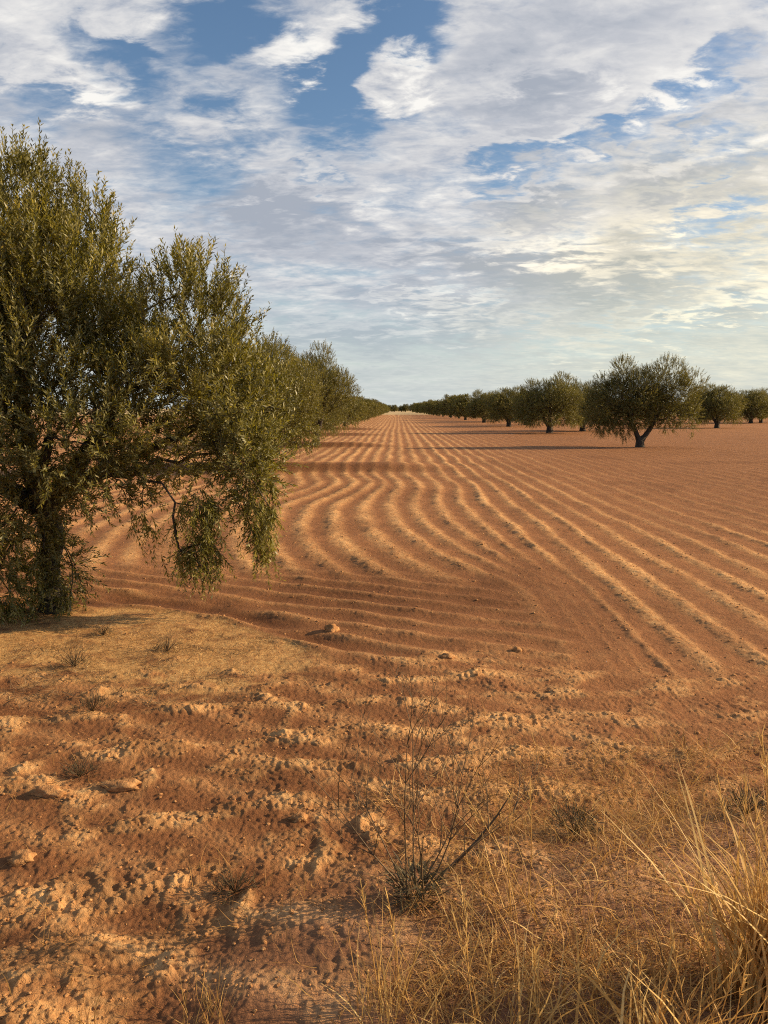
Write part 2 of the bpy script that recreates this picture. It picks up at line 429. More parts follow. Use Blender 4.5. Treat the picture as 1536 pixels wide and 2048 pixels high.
def scatter_clods():
    n = 60000
    rr = np.exp(rng.uniform(math.log(1.7), math.log(13), n)); aa = rng.uniform(-R(34), R(34), n)
    X = np.sin(aa) * rr; Y = np.cos(aa) * rr
    z, dry, straw, bank, _, _ = terrain(X, Y, True)
    keep = (rng.random(n) < 0.10 + 0.85 * dry) & (rng.random(n) > 0.8 * straw) & (rng.random(n) > 0.6 * bank)
    X, Y, z, rr = X[keep], Y[keep], z[keep], rr[keep]
    n = len(X)
    s = 0.0015 + 0.0075 * rng.random(n) ** 4.5
    s *= np.clip(0.7 + 0.09 * rr, 0.8, 1.6)
    bv, bf = ico()
    jit = 1 + rng.uniform(-0.45, 0.40, (n, 12, 1))
    sc = np.stack([rng.uniform(0.7, 1.5, n), rng.uniform(0.7, 1.3, n), rng.uniform(0.40, 0.80, n)], 1)
    V = bv[None] * jit * sc[:, None, :] * s[:, None, None]
    th = rng.uniform(0, 6.28, n); c, si = np.cos(th)[:, None], np.sin(th)[:, None]
    V = np.stack([V[..., 0] * c - V[..., 1] * si, V[..., 0] * si + V[..., 1] * c, V[..., 2]], -1)
    V += np.stack([X, Y, z + s * 0.12], 1)[:, None, :]
    F = bf[None] + (np.arange(n) * 12)[:, None, None]
    me = mk_mesh('soil_crumbs', V.reshape(-1, 3), F.reshape(-1, 3), M_CLOD)
    tag(link('soil_crumbs', me), 'loose crumbs of red soil strewn over the ploughed furrows', 'soil crumbs', kind='stuff')
scatter_clods()

_cv, _cf2 = subdiv(*subdiv(*ico()))
def big_clod(px, py, w, h, label, seed, dep=0.8):
    p = gpt(px, py)
    z = float(terrain(p[:1], p[1:])[0])
    q = np.random.default_rng(seed)
    n = pnoise(_cv[:, 0] * 1.7 + seed, _cv[:, 1] * 1.7 + _cv[:, 2] * 1.3, seed) * 0.35 + pnoise(_cv[:, 0] * 4 + _cv[:, 2] * 3, _cv[:, 1] * 4 + seed, seed + 2) * 0.14
    n = n + 0.30 * np.abs(pnoise(_cv[:, 0] * 3 + seed * 2, _cv[:, 1] * 3 + _cv[:, 2] * 2.4, seed + 5)) - 0.12
    v = _cv * (1 + n)[:, None] * np.array([w / 2, w / 2 * dep, h / 2])
    o = link('soil_clod', mk_mesh('soil_clod', v, _cf2, M_CLOD))
    o.location = (p[0], p[1], z + h * 0.05)
    o.rotation_euler = (0, 0, q.uniform(-0.3, 0.3))
    tag(o, label, 'soil clod', 'big clods turned up by the plough')
big_clod(663, 1262, 0.115, 0.10, 'rounded pale clod lying in the dark furrow right of the straw patch', 3, 0.9)
big_clod(895, 1318, 0.10, 0.05, 'broad lumpy clod in mid field just below where the curved furrows end', 4)
big_clod(1035, 1305, 0.065, 0.05, 'small upright clod on the headland below the bright furrow ends', 5)
big_clod(805, 1525, 0.075, 0.06, 'dark fist-sized clod just above the tip of the dry branching weed', 6)
big_clod(245, 1582, 0.17, 0.055, 'long flat slab of soil standing on a ridge in the left foreground', 7, 0.4)
big_clod(95, 1595, 0.15, 0.06, 'lit slab of soil at the far left edge of the foreground ridges', 8, 0.45)
big_clod(600, 1640, 0.07, 0.05, 'small knobbly clod left of the dry weed, beside a furrow hollow', 9)
big_clod(45, 1725, 0.10, 0.06, 'crumbly clod on the bright ridge at the lower left edge', 10)

# ------------------------------------------------------------------ tubes
def tubes(segs, nside_fn):
    """segs: list of (p0,p1,r0,r1) -> verts, quads"""
    V, F, off = [], [], 0
    by = {}
    for s in segs:
        by.setdefault(nside_fn(max(s[2], s[3])), []).append(s)
    for k, L in by.items():
        p0 = np.array([s[0] for s in L]); p1 = np.array([s[1] for s in L])
        r0 = np.array([s[2] for s in L]); r1 = np.array([s[3] for s in L])
        d = norm(p1 - p0)
        ref = np.where(np.abs(d[:, 2:3]) > 0.9, np.array([[1., 0, 0]]), np.array([[0., 0, 1]]))
        a = norm(np.cross(d, ref)); b = np.cross(d, a)
        th = np.arange(k) * 2 * np.pi / k
        ring = a[:, None, :] * np.cos(th)[None, :, None] + b[:, None, :] * np.sin(th)[None, :, None]
        q0 = p0[:, None, :] + ring * r0[:, None, None]; q1 = p1[:, None, :] + ring * r1[:, None, None]
        n = len(L)
        V.append(np.concatenate([q0, q1], 1).reshape(-1, 3))
        i = np.arange(k); j = (i + 1) % k
        f = np.stack([i, j, j + k, i + k], 1)
        F.append((f[None] + (np.arange(n) * 2 * k)[:, None, None] + off).reshape(-1, 4))
        off += n * 2 * k
    return np.concatenate(V), np.concatenate(F)

# ------------------------------------------------------------------ olive trees
def sample_lobes(lobes, n, q, shell=0.5):
    vol = np.array([l[3] * l[4] * l[5] * (l[6] if len(l) > 6 else 1.0) for l in lobes]) ** 0.85
    idx = q.choice(len(lobes), n, p=vol / vol.sum())
    L = np.array([l[:6] for l in lobes])[idx]
    d = norm(q.normal(size=(n, 3)))
    rad = shell + (1 - shell) * q.random(n) ** 0.6
    inner = q.random(n) < 0.10
    rad = np.where(inner, q.random(n) ** 0.5 * shell, rad)
    bump = 1 + 0.16 * pnoise(d[:, 0] * 2.5 + idx * 3.1, d[:, 1] * 2.5 + d[:, 2] * 2.2, 5) + 0.10 * pnoise(d[:, 0] * 6 + idx, d[:, 1] * 6 + d[:, 2] * 5, 8)
    off = d * (rad * bump)[:, None] * L[:, 3:6]
    return L[:, :3] + off, d, rad, idx

def grow_tree(seed, lobes, trunks, n_targets, n_twigs, leaf, per_twig, twig_len, r_tip=0.004, gap=0.0, up=0.55, leaf_mat=None, sides=(8, 5, 3), trunk_r=None, hang=(), pull=(0.12, 0.45)):
    """trunks: list of polylines [(x,y,z,r),...] from the ground to each main fork; returns (trunk mesh, crown mesh)"""
    q = np.random.default_rng(seed)
    nodes, par, plen, fixed = [], [], [], []
    for tr in trunks:
        prev = tr[0][4] if len(tr[0]) > 4 else -1
        for (x, y, z, rr, *_) in tr:
            nodes.append((x, y, z)); par.append(prev); fixed.append(rr)
            plen.append(0 if prev < 0 else plen[prev] + math.dist(nodes[prev], nodes[-1]))
            prev = len(nodes) - 1
    n_fix = len(nodes)
    free_from = [i for i in range(n_fix) if nodes[i][2] > 0.45]
    T, Td, Tr, Ti = sample_lobes(lobes, n_targets, q, 0.35)
    zmin = 0.12
    T[:, 2] = np.maximum(T[:, 2], zmin)
    P = np.zeros((n_fix + 3 * n_targets, 3)); L = np.zeros(len(P)); ok = np.zeros(len(P), bool)
    P[:n_fix] = nodes; L[:n_fix] = plen; ok[free_from] = True
    par = par + [0] * (len(P) - n_fix)
    cnt = n_fix
    top = np.array(nodes[n_fix - 1])
    order = np.argsort(np.linalg.norm(T - top, axis=1))
    tips = []
    for k in order:
        t = T[k]
        d = np.linalg.norm(P[:cnt] - t, axis=1)
        cost = np.where(ok[:cnt], d + 0.32 * L[:cnt], 1e9)
        p = int(np.argmin(cost))
        a = P[p]; dd = d[p]
        last = p
        nseg = 3 if dd > 0.45 else (2 if dd > 0.2 else 1)
        for s in range(1, nseg + 1):
            f = s / nseg
            pt = a + (t - a) * f
            if s < nseg:
                pt = pt + q.normal(size=3) * dd * 0.07 + np.array([0, 0, 0.10 * dd * math.sin(math.pi * f)])
            P[cnt] = pt; par[cnt] = last; L[cnt] = L[last] + np.linalg.norm(pt - P[last]); ok[cnt] = True
            last = cnt; cnt += 1
            if cnt >= len(P): break
        tips.append(last)
        if cnt >= len(P) - 3: break
    P = P[:cnt]
    acc = np.zeros(cnt)
    haschild = np.zeros(cnt, bool); haschild[[p for p in par[1:cnt] if p >= 0]] = True
    acc[~haschild] = r_tip ** 2.3
    for i in range(cnt - 1, -1, -1):
        if haschild[i] and acc[i] == 0: acc[i] = r_tip ** 2.3
        if i < n_fix: continue
        acc[par[i]] += acc[i]
    rad = acc ** (1 / 2.3)
    for i in range(n_fix): rad[i] = fixed[i]
    segs = []
    for i in range(cnt):
        p = par[i]
        if p < 0: continue
        r0 = min(rad[p], rad[i] * 1.25) if i >= n_fix else rad[p]
        segs.append((P[p], P[i], r0, rad[i]))
    tv, tf = tubes(segs, lambda r: sides[0] if r > 0.035 else (sides[1] if r > 0.012 else sides[2]))
    # bark lumps
    nz = pnoise(tv[:, 0] * 9 + tv[:, 2] * 3, tv[:, 1] * 9 + tv[:, 2] * 4, 3)
    tv = tv + (nz * 0.012)[:, None] * np.array([1, 1, 0.2])
    # twigs with leaves
    C, Cd, Cr, Ci = sample_lobes(lobes, n_twigs, q, 0.55)
    if gap > 0:
        g = pnoise(C[:, 0] * 1.9 + seed, C[:, 2] * 1.9 + C[:, 1] * 1.1, 13) + 0.6 * pnoise(C[:, 0] * 4.1, C[:, 2] * 4.1 + C[:, 1] * 3 + seed, 14)
        kp = g > -0.9 + gap * 1.0
        C, Cd, Ci = C[kp], Cd[kp], Ci[kp]
    C[:, 2] = np.maximum(C[:, 2], 0.10)
    # pull half way to the nearest limb so that foliage gathers into sprays
    near = np.empty(len(C), int)
    for s in range(0, len(C), 2000):
        near[s:s + 2000] = np.argmin(((C[s:s + 2000, None, :] - P[None]) ** 2).sum(-1), 1)
    pull = q.uniform(*pull, len(C))[:, None]
    C = C + (P[near] - C) * pull
    n = len(C)
    zc = np.array([l[2] for l in lobes])[Ci]
    zn = np.clip((C[:, 2] - 0.5 * np.mean([l[2] for l in lobes])) / 1.5, -1, 1.2)
    D = norm(Cd * 0.55 + norm(C - P[near]) * 0.35 + q.normal(size=(n, 3)) * 0.32 + np.array([0, 0, 1.0]) * (up * zn)[:, None])
    if hang:
        hm = np.isin(Ci, hang)
        D[hm] = norm(q.normal(size=(hm.sum(), 3)) * 0.35 + np.array([0, 0, -0.8]))
    G = np.stack([np.zeros(n), np.zeros(n), np.where(zn > 0.3, 0.15, -0.55) * q.uniform(0.4, 1.2, n)], 1)
    TL = twig_len * q.uniform(0.55, 1.25, n)
    m = per_twig
    t = (np.arange(m // 2).repeat(2) + 0.6) / (m // 2 + 0.1)
    t = t[None, :] + q.uniform(-0.03, 0.03, (n, m))
    tang = norm(D[:, None, :] + G[:, None, :] * t[..., None])
    pos = C[:, None, :] + D[:, None, :] * (TL[:, None] * t)[..., None] + 0.5 * G[:, None, :] * (TL[:, None] * t * t)[..., None]
    ref = norm(np.cross(D, norm(q.normal(size=(n, 3)))))
    b1 = norm(np.cross(tang, ref[:, None, :].repeat(m, 1))); b2 = np.cross(tang, b1)
    pair = (np.arange(m) // 2)[None, :]; side = (np.arange(m) % 2)[None, :]
    phi = pair * (np.pi / 2) + side * np.pi + q.uniform(-0.5, 0.5, (n, m))
    perp = b1 * np.cos(phi)[..., None] + b2 * np.sin(phi)[..., None]
    open_ = np.radians(q.uniform(18, 55, (n, m)))[..., None]
    ld = norm(tang * np.cos(open_) + perp * np.sin(open_))
    wd = norm(np.cross(tang, ld) + q.normal(size=(n, m, 3)) * 0.35)
    nn = np.cross(ld, wd)
    ll = leaf[0] * q.uniform(0.65, 1.2, (n, m))[..., None] * (1.05 - 0.35 * t[..., None])
    lw = leaf[1] * q.uniform(0.8, 1.2, (n, m))[..., None]
    v0 = pos
    v2 = pos + ld * ll - nn * ll * 0.06
    v1 = pos + ld * ll * 0.48 + wd * lw * 0.5 + nn * lw * 0.12
    v3 = pos + ld * ll * 0.48 - wd * lw * 0.5 + nn * lw * 0.12
    V = np.stack([v0, v1, v2, v3], 2).reshape(-1, 3)
    F = np.arange(len(V)).reshape(-1, 4)
    clump = 0.5 + 0.42 * pnoise(C[:, 0] * 2.2, C[:, 2] * 2.2 + C[:, 1] * 1.7, 23)
    tint = np.clip(clump[:, None] + q.normal(size=(n, m)) * 0.24 + 0.16 * (t - 0.5), 0, 1)
    tint = tint[..., None].repeat(4, -1).ravel()
    # the twig stems, three-sided slivers
    S = []
    ts = np.linspace(0, 0.95, 3)
    st = [C + D * (TL * x)[:, None] + 0.5 * G * (TL * x * x)[:, None] for x in ts]
    a = norm(np.cross(D, ref)); rt = leaf[1] * 0.13
    A0 = np.stack([st[0] - a * rt, st[0] + a * rt, st[1] + a * rt * 0.8, st[1] - a * rt * 0.8, st[2] + a * rt * 0.4, st[2] - a * rt * 0.4], 1)
    SV = A0.reshape(-1, 3)
    SF = (np.array([[0, 1, 2, 3], [3, 2, 4, 5]])[None] + (np.arange(n) * 6)[:, None, None]).reshape(-1, 4)
    V = np.concatenate([V, SV]); F = np.concatenate([F, SF + n * m * 4])
    tint = np.concatenate([tint, np.full(len(SV), 0.12)])
    crown = mk_mesh('crown', V, F, leaf_mat or M_LEAF, dict(tint=tint))
    trunk = mk_mesh('trunk', tv, tf, M_BARK, None, True)
    return trunk, crown

# the big near tree at the left; coordinates are relative to its foot
AX, AY = -2.92, 6.35
lobesA = [
    (-0.20, 0.0, 2.85, 0.62, 0.80, 0.86), (-0.85, 0.1, 2.55, 0.70, 0.9, 1.0), (-1.6, 0.3, 2.1, 0.8, 0.9, 0.9), (0.40, -0.1, 2.62, 0.46, 0.60, 0.66), (0.05, -0.4, 2.15, 0.60, 0.5, 0.55), (0.62, 0.1, 2.10, 0.46, 0.6, 0.42),
    (1.28, -0.1, 2.24, 0.44, 0.60, 0.58), (1.64, 0.05, 1.70, 0.40, 0.55, 0.54), (0.92, -0.3, 1.68, 0.42, 0.45, 0.46), (0.35, -0.6, 1.52, 0.55, 0.45, 0.42),
    (-0.55, -0.6, 1.60, 0.65, 0.50, 0.55), (-1.5, -0.2, 1.2, 0.7, 0.7, 0.8), (-0.75, -0.5, 0.98, 0.55, 0.5, 0.45), (-0.15, -0.40, 1.00, 0.45, 0.40, 0.36), (-1.0, -0.5, 0.55, 0.5, 0.45, 0.45),
    (0.55, -0.25, 1.12, 0.42, 0.35, 0.24, 0.7), (1.05, 0.2, 1.30, 0.45, 0.45, 0.28, 0.7), (1.68, -0.05, 1.24, 0.28, 0.4, 0.38, 1.1),
    (1.80, -0.1, 0.90, 0.16, 0.20, 0.50, 1.8), (1.36, -0.3, 0.72, 0.19, 0.20, 0.46, 2.4), (0.86, -0.2, 0.74, 0.12, 0.16, 0.28, 0.8),
    (0.14, -0.15, 0.36, 0.18, 0.20, 0.30, 1.5), (-0.22, -0.2, 0.24, 0.26, 0.26, 0.24, 1.1), (-0.50, -0.35, 0.35, 0.38, 0.33, 0.36, 1.2), (-0.15, -0.25, 0.60, 0.28, 0.28, 0.3, 0.9)]
trunkA = [[(0.02, 0, -0.08, 0.16), (0.0, 0, 0.10, 0.120), (-0.04, 0.02, 0.35, 0.098), (0.03, 0.03, 0.62, 0.094), (-0.02, 0.0, 0.85, 0.096)],
          [(-0.15, 0.05, 1.25, 0.085, 4), (-0.18, 0.0, 1.75, 0.065), (-0.10, 0.05, 2.3, 0.045)],
          [(0.22, 0.0, 1.15, 0.075, 4), (0.48, -0.05, 1.50, 0.058), (0.72, -0.02, 1.85, 0.042)],
          [(0.10, 0.25, 1.05, 0.06, 4), (0.55, 0.3, 1.25, 0.048), (1.05, 0.18, 1.45, 0.036), (1.35, 0.1, 1.6, 0.026)],
          [(-0.40, -0.05, 1.10, 0.07, 4), (-0.85, 0.05, 1.5, 0.05), (-1.2, 0.1, 1.9, 0.036)],
          [(0.05, -0.25, 1.1, 0.05, 4), (0.25, -0.45, 1.45, 0.035)]]
tm, cm = grow_tree(21, lobesA, trunkA, 640, 14500, (0.060, 0.0125), 24, 0.25, 0.0050, 0.42, 1.05, M_LEAF, hang=(18, 19, 20), pull=(0.2, 0.62))
zA = float(terrain(np.array([AX]), np.array([AY]))[0])
tA = empty('olive_tree', (AX, AY, zA))
tag(tA, 'big near olive tree filling the left edge, foliage hanging almost to the ground', 'tree', 'olive trees of the left row')
link('trunk', tm, tA); link('crown', cm, tA)

# mid-distance and far kinds, unit about 4 m tall with crowns about 2.5 m in radius
def kind_lobes(seed, low=False):
    q = np.random.default_rng(seed)
    L = [(0, 0, 2.1, 1.4, 1.4, 1.0)]
    for k in range(8):
        a = k * 6.283 / 8 + q.uniform(-0.3, 0.3); d = q.uniform(1.15, 1.6)
        L.append((math.cos(a) * d, math.sin(a) * d, q.uniform(1.45, 2.2), q.uniform(0.8, 1.1), q.uniform(0.8, 1.1), q.uniform(0.75, 1.0)))
    for k in range(5):
        a = k * 1.257 + q.uniform(-0.5, 0.5); d = q.uniform(0.5, 1.25)
        L.append((math.cos(a) * d, math.sin(a) * d, q.uniform(2.75, 3.2), q.uniform(0.55, 0.8), q.uniform(0.55, 0.8), q.uniform(0.55, 0.8)))
    for k in range(9):
        a = k * 6.283 / 9 + q.uniform(-0.3, 0.3); d = q.uniform(1.1, 2.0)
        L.append((math.cos(a) * d, math.sin(a) * d, q.uniform(0.75, 1.1), q.uniform(0.45, 0.65), q.uniform(0.45, 0.65), q.uniform(0.35, 0.5), 0.8))
    return L
def kind_trunk(seed):
    q = np.random.default_rng(seed)
    base = [(0, 0, -0.1, 0.26), (0.0, 0, 0.15, 0.21), (0.02, 0, 0.34, 0.19), (0, 0, 0.46, 0.19)]
    T = [base]
    a0 = q.uniform(0, 6.28)
    for k in range(4):
        a = a0 + k * 1.57 + q.uniform(-0.3, 0.3)
        c, s = math.cos(a), math.sin(a)
        T.append([(0.30 * c, 0.30 * s, 0.80, 0.115, 3), (0.62 * c, 0.62 * s, 1.40, 0.085), (0.85 * c, 0.85 * s, 1.9, 0.06)])
    return T
mid_kinds = [grow_tree(40 + k, kind_lobes(40 + k), kind_trunk(60 + k), 300, 8200, (0.085, 0.023), 14, 0.27, 0.007, 0.25, 0.6, M_LEAF_FAR, (7, 4, 3)) for k in range(3)]
far_kinds = [grow_tree(80 + k, kind_lobes(80 + k), kind_trunk(90 + k), 140, 2300, (0.17, 0.06), 10, 0.34, 0.012, 0.2, 0.5, M_LEAF_FAR, (6, 3, 3)) for k in range(3)]
# the single tree standing out on the right, forked low in a clear V
lobesH = [(-0.45, 0, 2.3, 1.35, 1.2, 0.95), (-1.25, 0.1, 1.9, 1.2, 1.1, 0.95), (-0.85, 0.0, 3.2, 0.55, 0.6, 0.80), (1.05, 0, 2.95, 1.0, 0.9, 0.95), (0.15, 0.2, 2.85, 0.7, 0.7, 0.72),
          (1.6, 0, 2.2, 1.0, 0.9, 0.8), (2.2, 0.1, 2.9, 0.65, 0.55, 0.50, 0.6), (-1.85, 0.1, 1.6, 0.8, 0.8, 0.8), (-1.05, -0.2, 1.05, 0.65, 0.6, 0.45), (-1.65, 0, 1.0, 0.6, 0.6, 0.45), (-0.55, -0.5, 1.35, 0.9, 0.6, 0.5),
          (0.95, -0.2, 1.55, 1.0, 0.7, 0.65), (2.0, 0, 1.45, 0.75, 0.6, 0.55, 0.9), (2.25, 0, 0.80, 0.25, 0.25, 0.40, 0.7), (-0.65, 0.0, 0.62, 0.24, 0.25, 0.40, 1.0), (0.3, 0.5, 1.8, 1.3, 1.0, 0.85), (-1.5, 0.1, 2.75, 0.6, 0.5, 0.5), (1.25, 0.2, 0.95, 0.5, 0.5, 0.3, 0.6)]
trunkH = [[(0, 0, -0.1, 0.26), (0, 0, 0.10, 0.20), (0.0, 0, 0.28, 0.185)],
          [(-0.12, 0, 0.48, 0.115, 2), (-0.24, 0, 0.80, 0.10), (-0.46, 0.05, 1.25, 0.085), (-0.75, 0, 1.8, 0.065)],
          [(0.18, 0, 0.48, 0.115, 2), (0.42, 0.0, 0.82, 0.10), (0.62, 0, 1.25, 0.085), (0.95, 0.05, 1.8, 0.065)]]
hero_kind = grow_tree(77, lobesH, trunkH, 360, 9500, (0.08, 0.021), 14, 0.27, 0.006, 0.30, 0.6, M_LEAF_FAR, (8, 4, 3))

n_trees = [0]
def place_tree(kind, x, y, h, w, rz, label, group):
    z = float(terrain(np.array([x]), np.array([y]))[0]) - 0.02
    o = empty('olive_tree', (x, y, z), rz)
    o.scale = (w, w, h)
    tag(o, label, 'tree', group)
    link('trunk', kind[0], o); link('crown', kind[1], o)
    n_trees[0] += 1
    return o
q = np.random.default_rng(3)
LG = 'olive trees of the left row'
left = [
    (-3.75, 21.4, 0.95, 0.84, 0, 'second olive of the left row, its trunk showing behind the big near tree'),
    (-3.70, 35.2, 1.13, 0.83, 1, 'third olive of the left row, tall rounded crown right of the big tree'),
    (-5.7, 49.0, 0.82, 0.76, 2, 'fourth olive of the left row, half hidden behind the tall rounded crown'),
    (-5.7, 63.0, 0.82, 0.78, 0, 'fifth olive of the left row, only its right side showing past the tall crown')]
for x, y, h, w, k, lab in left:
    place_tree(mid_kinds[k], x, y, h, w, q.uniform(0, 6.28), lab, LG)
y = 77.0
while y < 320:
    place_tree(far_kinds[q.integers(3)], -5.2 + q.uniform(-0.3, 0.3), y + q.uniform(-1, 1), q.uniform(0.78, 0.95), q.uniform(0.78, 0.88), q.uniform(0, 6.28),
               'small far olive near the vanishing end of the left row', 'far olives at the end of the left row')
    y += 14
RG = 'olive trees of the nearest right row'
place_tree(hero_kind, 10.75, 34.6, 1.0, 1.0, 0.0, 'broad olive standing alone on the right with a low V-forked dark trunk', RG)
place_tree(mid_kinds[1], 10.6, 54.4, 1.05, 1.12, 2.0, 'olive just left of the broad lone tree, first behind it in the same row', RG)
place_tree(mid_kinds[2], 10.7, 75, 1.04, 1.15, 4.0, 'third olive of the nearest right row, counting back from the broad lone tree', RG)
place_tree(mid_kinds[0], 10.4, 94, 1.02, 1.15, 1.1, 'fourth olive of the nearest right row, counting back from the broad lone tree', RG)
for x_, y_, k_, r_, lab_ in ((35.5, 92, 0, 1.0, 'dark olive directly behind the right flank of the broad lone tree'), (40.5, 90, 2, 2.0, 'olive behind the one with the clear short trunk, filling the gap to its right'),
                            (50.5, 101, 0, 3.0, 'farthest right olive of the picture, its crown cut by the right edge'), (50.0, 128, 2, 4.4, 'low olive crown between the last two nearer trees at the right edge')):
    place_tree(mid_kinds[k_], x_, y_, 1.05, 1.18, r_, lab_, 'olive trees of the outer right rows')
place_tree(mid_kinds[0], 14.2, 60, 1.05, 1.15, 2.7, 'olive filling the gap just left of the broad lone tree, standing behind it', 'olive trees of the outer right rows')
place_tree(mid_kinds[2], 13.6, 83, 1.0, 1.0, 5.1, 'dark olive crown between second and third trunks of the nearest right row', 'olive trees of the outer right rows')
place_tree(mid_kinds[1], 13.2, 104, 1.02, 1.0, 0.2, 'dark olive crown between the third and fourth trunks of the nearest right row', 'olive trees of the outer right rows')
y = 114.0
while y < 330:
    place_tree(far_kinds[q.integers(3)], 10.4 - (y - 114) * 0.012 + q.uniform(-0.5, 0.5), y + q.uniform(-1.5, 1.5), q.uniform(0.93, 1.06), q.uniform(0.95, 1.08), q.uniform(0, 6.28),
               'small far olive merging into the dark line of the right row', 'far olives merging into the right row')
    y += 13.5
place_tree(mid_kinds[2], 28.3, 69.5, 1.06, 1.08, 0.6, 'olive right of the broad lone tree, its short trunk clear against soil', 'olive trees of the outer right rows')
place_tree(mid_kinds[1], 43.5, 94, 1.05, 1.12, 3.3, 'olive at the right edge, beyond the one with the clear short trunk', 'olive trees of the outer right rows')
for xr, y0 in ((28.5, 90), (47.5, 124), (66, 140), (84, 175), (103, 215)):
    y = y0
    while y < 300:
        place_tree(far_kinds[q.integers(3)], xr + q.uniform(-0.8, 0.8), y + q.uniform(-1.5, 1.5), q.uniform(0.93, 1.08), q.uniform(0.95, 1.1), q.uniform(0, 6.28),
                   'far olive showing between the nearer trees on the right', 'far olives of the outer right rows')
        y += 20
for k in range(13):
    place_tree(far_kinds[q.integers(3)], -16 + k * 2.9 + q.uniform(-0.8, 0.8), 395 + q.uniform(-8, 8), q.uniform(0.85, 1.15), q.uniform(0.9, 1.2), q.uniform(0, 6.28),
               'tiny olive in the dark hedge across the far end of the field', 'olives closing off the far end of the field')

# ------------------------------------------------------------------ blades, grass and weeds
def blades(P0, D, L, W, bend, q, nseg=4, twist=0.5):
    """curved flat ribbons: base points, start directions, lengths, widths, sideways bend vectors -> verts, quads, nseg"""
    n = len(P0)
    t = np.linspace(0, 1, nseg + 1)
    pts = P0[:, None, :] + D[:, None, :] * (L[:, None] * t)[..., None] + bend[:, None, :] * (L[:, None] * t ** 2)[..., None]
    a = q.uniform(0, 6.283, n)
    wd = np.stack([np.cos(a), np.sin(a), q.normal(size=n) * twist * 0.4], 1)
    wd = norm(wd)
    prof = np.array([0.8, 1.0, 0.85, 0.55, 0.08]) if nseg == 4 else np.linspace(1, 0.1, nseg + 1)
    w = W[:, None] * prof[None, :]
    A = pts - wd[:, None, :] * w[..., None] * 0.5; B = pts + wd[:, None, :] * w[..., None] * 0.5
    V = np.stack([A, B], 2).reshape(n, -1, 3)
    k = np.arange(nseg)
    f = np.stack([2 * k, 2 * k + 1, 2 * k + 3, 2 * k + 2], 1)
    F = (f[None] + (np.arange(n) * 2 * (nseg + 1))[:, None, None]).reshape(-1, 4)
    return V.reshape(-1, 3), F, 2 * (nseg + 1)

def field_grass(name, label, pts, hmin, hmax, w, lean, mat, tint_mu, seed, cat='dry grass'):
    q = np.random.default_rng(seed)
    n = len(pts)
    z = terrain(pts[:, 0], pts[:, 1])
    P0 = np.column_stack([pts, z - 0.01])
    D = norm(np.column_stack([q.normal(size=(n, 2)) * lean, np.ones(n)]))
    L = q.uniform(hmin, hmax, n)
    bend = np.column_stack([q.normal(size=(n, 2)) * 0.4, -q.uniform(0.0, 0.35, n)])
    V, F, k = blades(P0, D, L, np.full(n, w) * q.uniform(0.6, 1.4, n), bend, q)
    V[:, 2] = np.maximum(V[:, 2], 0.0 + terrain(V[:, 0], V[:, 1]) + 0.002)
    tint = np.clip(q.normal(tint_mu, 0.22, n), 0, 1).repeat(k)
    tag(link(name, mk_mesh(name, V, F, mat, dict(tint=tint))), label, cat, kind='stuff')

def cluster_pts(q, centres, n, jitter):
    c = np.array(centres)[q.integers(0, len(centres), n)]
    return c + q.normal(size=(n, 2)) * jitter
q = np.random.default_rng(17)
# fine wispy grass: band behind the verge and the verge itself
cent = []
for _ in range(900):
    px, py = q.uniform(760, 1640), q.uniform(1480, 2100)
    dens = sstep(1430, 1620, py + 0.12 * (px - 1000)) * sstep(650, 1150, px + 0.35 * (py - 1500))
    p = gpt(px, py)
    dens *= 0.25 + 0.75 * (pnoise(np.array([p[0] * 3.1]), np.array([p[1] * 3.1]), 33)[0] > -0.05)
    if q.random() < dens: cent.append(p)
for _ in range(500):
    px, py = q.uniform(1640, 3000), q.uniform(1560, 2300)
    p = gpt(px, py)
    if pnoise(np.array([p[0] * 3.1]), np.array([p[1] * 3.1]), 33)[0] > -0.1: cent.append(p)
field_grass('dry_grass', 'fine dry golden grass on the verge in the right foreground', cluster_pts(q, cent, 3900, 0.04), 0.05, 0.17, 0.0032, 0.6, M_STRAW, 0.58, 1)
field_grass('matted_straw', 'bent and matted dead straw lying over the verge under the standing grass', cluster_pts(q, cent, 6400, 0.06), 0.05, 0.16, 0.0034, 2.6, M_LITTER, 0.38, 11, 'matted straw')
cent = [gpt(q.uniform(960, 1560), q.uniform(1490, 1720)) for _ in range(90)]
field_grass('wispy_grass', 'hazy patch of thin wiry dry stems behind the verge at right', cluster_pts(q, cent, 2300, 0.08), 0.05, 0.17, 0.0017, 0.75, M_STRAW, 0.58, 2)
# sparse stalks across the near field
pts = np.array([gpt(q.uniform(-50, 1100), q.uniform(1420, 2080)) for _ in range(420)])
field_grass('sparse_stubble', 'scattered thin dry stems sticking out of the foreground soil', cluster_pts(q, pts, 1100, 0.04), 0.03, 0.13, 0.0018, 0.6, M_STRAW, 0.35, 3)
